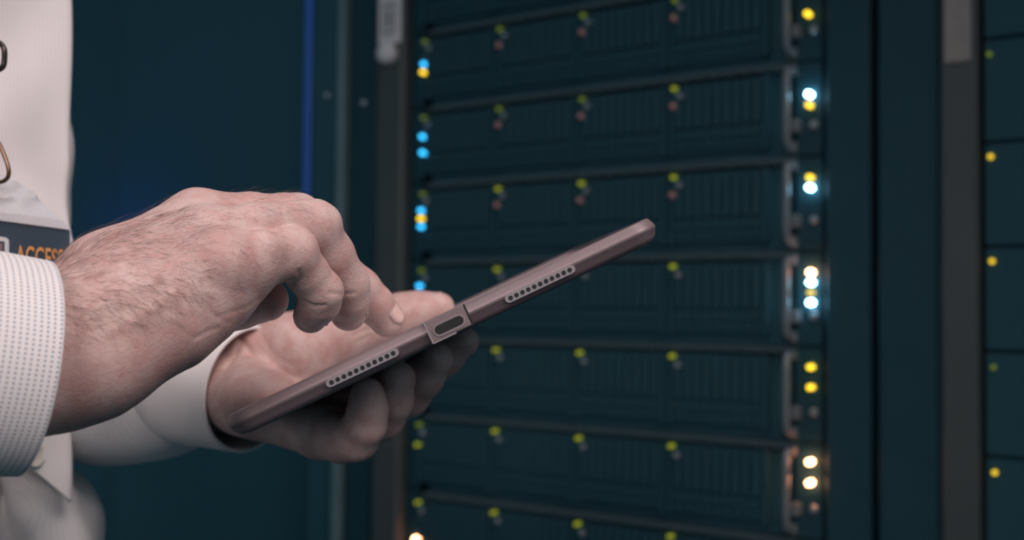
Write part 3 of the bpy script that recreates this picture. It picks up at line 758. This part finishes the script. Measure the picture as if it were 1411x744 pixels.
def tube_cloth(name, path, radii, ups, mat, parent, nu=96, wob=0.0, seed=0, inner=None, flat=1.0, thick=0.0):
    """lofted cloth tube with UVs in metres; path = centres, ups = frame vectors"""
    rng = np.random.default_rng(seed); ph = rng.uniform(0, 6.28, 12)
    P = [Vector(p) for p in path]; rows = []; uvr = []
    sl = 0.0; L = [0.0]
    for a, b in zip(P, P[1:]): sl += (b - a).length; L.append(sl)
    for i, p in enumerate(P):
        t = (P[min(i + 1, len(P) - 1)] - P[max(i - 1, 0)]).normalized()
        if inner is not None and ups[i] is not None and len(ups[i]) == 2: u, w = ups[i]
        else:
            u = Vector(ups[i]); u = (u - t * u.dot(t)).normalized(); w = t.cross(u)
        row = []
        for k in range(nu):
            a = 2 * math.pi * k / nu; s = L[i]
            d = wob * (0.5 * math.sin(s * 130 + 3 * math.sin(a + ph[0]) + ph[1]) * (0.6 + 0.4 * math.sin(2 * a + ph[2])) + 0.35 * math.sin(s * 61 + 2.2 * math.sin(2 * a + ph[3]) + ph[4]) + 0.35 * math.sin(3 * a + s * 40 + ph[5]) + 0.2 * math.sin(5 * a - s * 90 + ph[6]))
            r = radii[i] + d * min(1.0, L[i] / 0.02)
            row.append(p + (u * math.cos(a) + w * math.sin(a) * flat) * r)
        rows.append(row)
    mb = MB(); n = len(rows); v = [q for r in rows for q in r]
    f = [(i * nu + k, i * nu + (k + 1) % nu, (i + 1) * nu + (k + 1) % nu, (i + 1) * nu + k) for i in range(n - 1) for k in range(nu)]
    me = bpy.data.meshes.new(name); me.from_pydata([tuple(q) for q in v], [], f); me.update()
    ul = me.uv_layers.new(name='UVMap'); rm = sum(radii) / len(radii)
    dat = []
    for fi, q in enumerate(f):
        i, k = divmod(fi, nu)
        for (ii, kk) in ((i, k), (i, k + 1), (i + 1, k + 1), (i + 1, k)): dat += [L[ii], kk / nu * round(2 * math.pi * rm / 0.00142) * 0.00142]
    ul.data.foreach_set('uv', dat)
    o = link(name, me, mat, None, True)
    if thick: md = o.modifiers.new('thick', 'SOLIDIFY'); md.thickness = thick; md.offset = -1
    parent_keep(o, parent); return o
def lerp_path(pts, n):
    """Catmull-Rom samples through (Vector, radius) control points"""
    out = []
    for i in range(len(pts) - 1):
        p0, p1, p2, p3 = (pts[max(0, min(len(pts) - 1, i + j))] for j in (-1, 0, 1, 2))
        for k in range(n):
            t = k / n
            cr = lambda a, b, c, d: 0.5 * (2 * b + (c - a) * t + (2 * a - 5 * b + 4 * c - d) * t * t + (3 * b - a - 3 * c + d) * t ** 3)
            out.append((Vector([cr(p0[0][j], p1[0][j], p2[0][j], p3[0][j]) for j in range(3)]), cr(p0[1], p1[1], p2[1], p3[1])))
    out.append(pts[-1]); return out

# torso of the shirt: distance field again
TCX = at(-250, 372, 0.61); 
FT = Field((-0.66, 0.40, 0.86), (-0.17, 0.86, 1.56), 0.0035)
tor = FT.new()
def tp(px, py, z): return P3(px, py, z)
yx = np.array([0.0, 1.0, 0.0]); 
cx, cy = -0.388, 0.615
for z0_, r0_, z1_, r1_ in ((0.90, .133, 1.06, .134), (1.06, .134, 1.12, .131), (1.12, .131, 1.28, .132), (1.28, .132, 1.40, .136)):
    FT.cone(tor, (cx, cy, z0_), (cx, cy, z1_), r0_, r1_, 0.03, (yx, 0.86))
FT.cone(tor, (cx - 0.01, cy - 0.10, 1.44), (cx - 0.01, cy + 0.13, 1.44), 0.075, 0.075, 0.05)
FT.cone(tor, (cx - 0.01, cy, 1.46), (cx - 0.01, cy, 1.52), 0.065, 0.060, 0.04)
# the loose front: bloused lobe, a slanting fold and the button strip's ridge
FT.chain(tor, [(70, 705, .585, 21), (84, 728, .583, 21), (60, 900, .59, 26)], 0.008)
FT.chain(tor, [(30, 640, .575, 8), (62, 700, .566, 12), (92, 760, .566, 14), (115, 830, .57, 14)], 0.008)
VT, QT = FT.mesh(tor); VT = smooth_mesh(VT, QT, 3)
_a = np.degrees(np.arctan2(VT[:, 1] - cy, VT[:, 0] - cx)); _n = vnormals(VT, QT)
_st = 1 / (1 + np.exp(-(_a + 36) * 2.5)) * (1 / (1 + np.exp((_a + 14) * 2.5)))           # the doubled button strip
_fo = 0.0022 * np.sin(VT[:, 2] * 52 + _a * 0.06) * np.sin(VT[:, 2] * 17 + 1.0 + _a * 0.03) + 0.0015 * np.sin(VT[:, 2] * 90 - _a * 0.10)
VT = VT + _n * (_st * 0.0014 + _fo * np.clip((1.42 - VT[:, 2]) * 8, 0, 1))[:, None]
tm = bpy.data.meshes.new('shirt'); tm.from_pydata(VT.tolist(), [], QT.tolist()); tm.update()
ul = tm.uv_layers.new(name='UVMap')
ang = np.arctan2(VT[:, 1] - cy, VT[:, 0] - cx); uvv = np.stack([VT[:, 0] * 0.45 + VT[:, 1] * 0.89, VT[:, 2]], 1)
qu = uvv[QT]
ul.data.foreach_set('uv', qu.reshape(-1).astype(np.float32))
shirt = link('shirt', tm, M_CLOTHT, None, True); parent_keep(shirt, person)
M_BTN = paint('button_shell', (0.62, 0.55, 0.50), 0.3, 0.0, 0.1, 100)
def button(px, py, z, d):
    o = MB().lathe([(0.0052, 0), (0.0055, 0.0008), (0.0050, 0.0018), (0.0042, 0.0014), (0.0008, 0.0013)], n=18, axis='z').build('shirt_button', M_BTN, None, True)
    o.location = at(px, py, z); o.rotation_euler = Vector(d).to_track_quat('Z', 'Y').to_euler(); bpy.context.view_layer.update()
    parent_keep(o, shirt); return o

# loose shirt front with the button edge, standing a little off the body
cols = [(96.0, .5530), (95.4, .5500), (93, .5485), (84, .5470), (70, .5440), (55, .5410), (40, .5380), (20, .5350), (0, .5320), (-30, .5280), (-70, .5230), (-120, .518)]
def front_bottom(px): return 692 if px > 94 else 640 + (px - 36) * 0.86 if px > 36 else 640 + (px - 36) * 0.6
fv, ff, fu = [], [], []; NRW = 70
for i in range(NRW):
    t = i / (NRW - 1)
    for px, z in cols:
        y_ = -140 + (front_bottom(px) + 140) * t
        w_ = max(0, min(1, (100 - px) / 60)); ex = (px - 95) * 0 + 2.0 * math.sin(y_ * 0.021 + 0.6) * (1 if px > 60 else 0.5) - (6 if 230 < y_ < 330 else 0) * math.sin((y_ - 230) / 100 * math.pi) * (px > 50)
        dz = 0.0016 * math.sin(y_ * 0.030 + px * 0.02) * w_ + 0.0012 * math.sin(y_ * 0.011 - px * 0.05)
        if px > 82: dz -= 0.0012
        fv.append(at(px + ex, y_, z + dz)); fu.append((px * 0.00034, y_ * 0.00034))
n_ = len(cols)
for i in range(NRW - 1):
    for k in range(n_ - 1): ff.append((i * n_ + k, i * n_ + k + 1, (i + 1) * n_ + k + 1, (i + 1) * n_ + k))
fm = bpy.data.meshes.new('shirt_front'); fm.from_pydata([tuple(v) for v in fv], [], ff); fm.update()
ul = fm.uv_layers.new(name='UVMap'); ul.data.foreach_set('uv', [c for q in ff for k in q for c in fu[k]])
fo_ = link('shirt_front', fm, M_CLOTHT, None, True); md = fo_.modifiers.new('sub', 'SUBSURF'); md.levels = 2; md.render_levels = 2
md = fo_.modifiers.new('thick', 'SOLIDIFY'); md.thickness = 0.0014; md.offset = 0
parent_keep(fo_, shirt)
# right sleeve and cuff
ctr = [(CR - AX * 0.0, 0.0330), (CR - AX * 0.012, 0.0334), (CR - AX * 0.035, 0.0340), (CR - AX * 0.062, 0.0345)]
pth = lerp_path(ctr, 8)
cf = tube_cloth('cuff', [p for p, r in pth], [r for p, r in pth], [UR] * len(pth), M_CLOTH, shirt, 120, 0.0006, 3, thick=0.0016)
elbow = CR - AX * 0.255; shoulder = Vector((-0.40, 0.47, 1.44))
ctl = [(CR - AX * 0.056, 0.0335), (CR - AX * 0.075, 0.042), (CR - AX * 0.14, 0.050), (elbow + AX * 0.03, 0.056), (elbow + Vector((-0.035, 0.03, 0.03)), 0.062), (elbow.lerp(shoulder, 0.5) + Vector((-0.01, 0, 0)), 0.068), (shoulder, 0.072)]
pth = lerp_path(ctl, 10)
tube_cloth('sleeve', [p for p, r in pth], [r for p, r in pth], [Vector((0.3, -0.6, 0.7))] * len(pth), M_CLOTH, shirt, 96, 0.006, 5)
# left sleeve and cuff
AL = (RIGHT * math.cos(math.radians(31)) - _fw * math.sin(math.radians(31)) - UP * 0.10).normalized()
CL = at(346, 537, 0.545); ULv = (at(352, 440, .545) - at(344, 632, .545)).normalized()
ctr = [(CL, 0.0300), (CL - AL * 0.010, 0.0306), (CL - AL * 0.035, 0.0320), (CL - AL * 0.058, 0.0335)]
pth = lerp_path(ctr, 8)
tube_cloth('cuff', [p for p, r in pth], [r for p, r in pth], [ULv] * len(pth), M_CLOTHT, shirt, 96, 0.0010, 8, thick=0.0016)
lel = Vector((-0.335, 0.735, at(0, 500, 0.7).z)); lsh = Vector((-0.39, 0.76, 1.44))
ctl = [(CL - AL * 0.050, 0.0325), (CL - AL * 0.066 - UP * 0.006, 0.0405), (CL - AL * 0.10 - UP * 0.009, 0.0440), (CL - AL * 0.14 - UP * 0.008, 0.0450), (lel + AL * 0.05, 0.050), (lel, 0.058), (lel.lerp(lsh, 0.5), 0.062), (lsh, 0.070)]
pth = lerp_path(ctl, 10)
tube_cloth('sleeve', [p for p, r in pth], [r for p, r in pth], [UP] * len(pth), M_CLOTHT, shirt, 96, 0.0045, 21)
button(48, 628, .5385, -_fw * 0.45 + RIGHT * 0.9)

# trousers and shoes, below the frame
M_TROUS = paint('trouser_cloth', (0.02, 0.024, 0.032), 0.9, 0.0, 0.2, 200)
FP = Field((-0.62, 0.42, -0.01), (-0.10, 0.86, 1.02), 0.008)
tr = FP.new()
for sy in (-1, 1):
    FP.cone(tr, (cx - 0.01, cy + sy * 0.070, 0.86), (cx - 0.01, cy + sy * 0.090, 0.5), 0.082, 0.070, 0.03)
    FP.cone(tr, (cx - 0.01, cy + sy * 0.095, 0.5), (cx - 0.025, cy + sy * 0.10, 0.10), 0.072, 0.056, 0.02)
FP.cone(tr, (cx, cy - 0.035, 0.92), (cx, cy + 0.035, 0.92), 0.100, 0.100, 0.03)
Vp, Qp = FP.mesh(tr); Vp = smooth_mesh(Vp, Qp, 2)
tm = bpy.data.meshes.new('trousers'); tm.from_pydata(Vp.tolist(), [], Qp.tolist()); tm.update()
parent_keep(link('trousers', tm, M_TROUS, None, True), person)
M_SHOE = paint('shoe_leather', (0.012, 0.011, 0.011), 0.35)
for sy in (-1, 1):
    fs = Field((-0.50, cy + sy * 0.10 - 0.08, -0.01), (-0.12, cy + sy * 0.10 + 0.08, 0.16), 0.005); sh = fs.new(); y_ = cy + sy * 0.10
    fs.cone(sh, (cx - 0.05, y_, 0.040), (cx + 0.10, y_ + sy * 0.01, 0.038), 0.040, 0.042, 0.02); fs.cone(sh, (cx + 0.10, y_ + sy * 0.01, 0.036), (cx + 0.18, y_ + sy * 0.015, 0.030), 0.042, 0.028, 0.02)
    fs.cone(sh, (cx - 0.03, y_, 0.05), (cx - 0.02, y_, 0.11), 0.042, 0.045, 0.02)
    Z_ = np.meshgrid(*fs.ax, indexing='ij', sparse=True)[2]; sh = np.maximum(sh, -(Z_ - 0.001)).astype(np.float32)
    Vs, Qs = fs.mesh(sh); tm = bpy.data.meshes.new('shoe'); tm.from_pydata(Vs.tolist(), [], Qs.tolist()); tm.update()
    parent_keep(link('shoe', tm, M_SHOE, None, True), person)

# ================================================================ access badge
BZ = 0.488
bad = empty('access_badge', at(40, 320, BZ)); tag(bad, 'clear plastic badge holder with a navy card reading ACCESS', 'badge')
m = NT('clear_vinyl'); m.set(Base_Color=(0.82, 0.82, 0.86, 1), Roughness=0.28, Alpha=m.math('MULTIPLY_ADD', m.noise(m.obj(), 30, 2), 0.25, 0.32), Specular_IOR_Level=0.5); M_VINYL = m.m
m = NT('clear_window'); m.set(Base_Color=(0.3, 0.3, 0.33, 1), Roughness=0.3, Alpha=m.math('MULTIPLY_ADD', m.noise(m.obj(), 30, 2), 0.04, 0.01)); M_WINDOW = m.m
M_NAVY = paint('card_navy', (0.012, 0.035, 0.060), 0.4, 0, 0.1, 60)
M_ORG = paint('print_orange', (0.72, 0.30, 0.08), 0.5, 0, 0.05, 60)
M_WHT = paint('print_white', (0.68, 0.64, 0.64), 0.5, 0, 0.05, 60)
def sheet(name, pts, z, th, mat, parent=bad):
    a = [at(x, y, z) for x, y in pts]; b = [at(x, y, z) + _fw * th for x, y in pts]
    n = len(pts); o = MB().add(a + b, [tuple(range(n)), tuple(range(n, 2 * n))[::-1]] + [(i, (i + 1) % n, n + (i + 1) % n, n + i) for i in range(n)]).build(name, mat)
    parent_keep(o, parent); return o
def tilt(x, y): return x, y + x * 0.135
hold = sheet('holder', [(-150, 262), (-130, 232), (-60, 228), (5, 242), (38, 257), (62, 283), (88, 306), (96, 318), (100, 330), (104, 352), (104, 530), (-150, 500)], BZ - 0.0012, 0.0004, M_WINDOW)
sheet('holder_back', [(-150, 262), (-130, 232), (-60, 228), (5, 242), (38, 257), (62, 283), (88, 306), (96, 318), (100, 330), (104, 352), (104, 530), (-150, 500)], BZ + 0.0016, 0.0004, M_VINYL)
sheet('seam_strip', [tilt(-150, 292), tilt(86, 292), tilt(96, 303), tilt(-150, 303)], BZ - 0.0018, 0.0005, paint('vinyl_seam', (0.60, 0.56, 0.58), 0.4), hold)
sheet('slot_rim', [tilt(-40, 266), tilt(10, 264), tilt(17, 268), tilt(10, 272), tilt(-40, 274)], BZ - 0.0018, 0.0005, M_WHT, hold)
sheet('slot_rim', [(38, 262), (46, 262), (51, 268), (49, 273), (42, 272), (37, 267)], BZ - 0.0018, 0.0005, M_WHT, hold)
card = sheet('card', [tilt(-148, 304), tilt(95, 304), tilt(97, 505), tilt(-148, 505)], BZ, 0.0008, M_NAVY)
sheet('card_icon', [tilt(-30, 326), tilt(8, 326), tilt(12, 329), tilt(12, 352), tilt(-30, 352)], BZ - 0.0004, 0.0003, M_WHT, card)
sheet('icon_window', [tilt(-20, 332), tilt(6, 332), tilt(6, 348), tilt(-20, 348)], BZ - 0.0006, 0.0003, M_NAVY, card)
sheet('icon_core', [tilt(-16, 335), tilt(3, 335), tilt(3, 345), tilt(-16, 345)], BZ - 0.0008, 0.0003, paint('icon_brown', (0.25, 0.14, 0.13), 0.5), card)
fc = bpy.data.curves.new('card_text', 'FONT'); fc.body = 'ACCESS'; fc.size = 1.0; fc.offset = 0.018; fc.extrude = 0.01; fc.space_character = 1.08
to = bpy.data.objects.new('tmp', fc); COL.objects.link(to); bpy.context.view_layer.update()
txt = bpy.data.meshes.new_from_object(to.evaluated_get(bpy.context.evaluated_depsgraph_get())); bpy.data.objects.remove(to)
xs = [v.co.x for v in txt.vertices]; ys = [v.co.y for v in txt.vertices]
bx0, bx1, by1 = min(xs), max(xs), max(ys)
for v in txt.vertices:
    x = 22 + (v.co.x - bx0) / (bx1 - bx0) * 66; y = 337 + (by1 - v.co.y) / by1 * 27
    x, y = x, y + (x - 22) * 0.10
    v.co = at(x, y, BZ - 0.0006 - v.co.z * 0.02)
txt.name = 'card_text'; to = link('card_text', txt, M_ORG); parent_keep(to, card)
M_CLIP = paint('clip_brass', (0.20, 0.12, 0.08), 0.3, 0.8, 0.3, 200)
M_CLIPD = paint('clip_dark', (0.06, 0.045, 0.04), 0.3, 0.8, 0.3, 200)
def wire(name, pts, r, mat):
    pth = lerp_path([(at(x, y, BZ - dz), r) for x, y, dz in pts], 8)
    o = MB().tube([p for p, _ in pth], r, 10).build(name, mat, None, True); parent_keep(o, bad)
wire('clip_hook', [(-16, 150, .004), (-8, 185, .004), (2, 205, .005), (10, 226, .006), (12, 240, .006), (6, 249, .005), (-6, 251, .003), (-14, 244, .001), (-16, 230, 0)], 0.0009, M_CLIP)
wire('swivel_ring', [(-20, 60, .004), (-4, 58, .004), (5, 66, .005), (6, 82, .005), (3, 93, .005), (-8, 97, .004), (-22, 96, .003)], 0.0012, M_CLIPD)
wire('swivel_post', [(-14, 90, .004), (-15, 120, .004), (-16, 160, .004)], 0.0022, M_CLIPD)
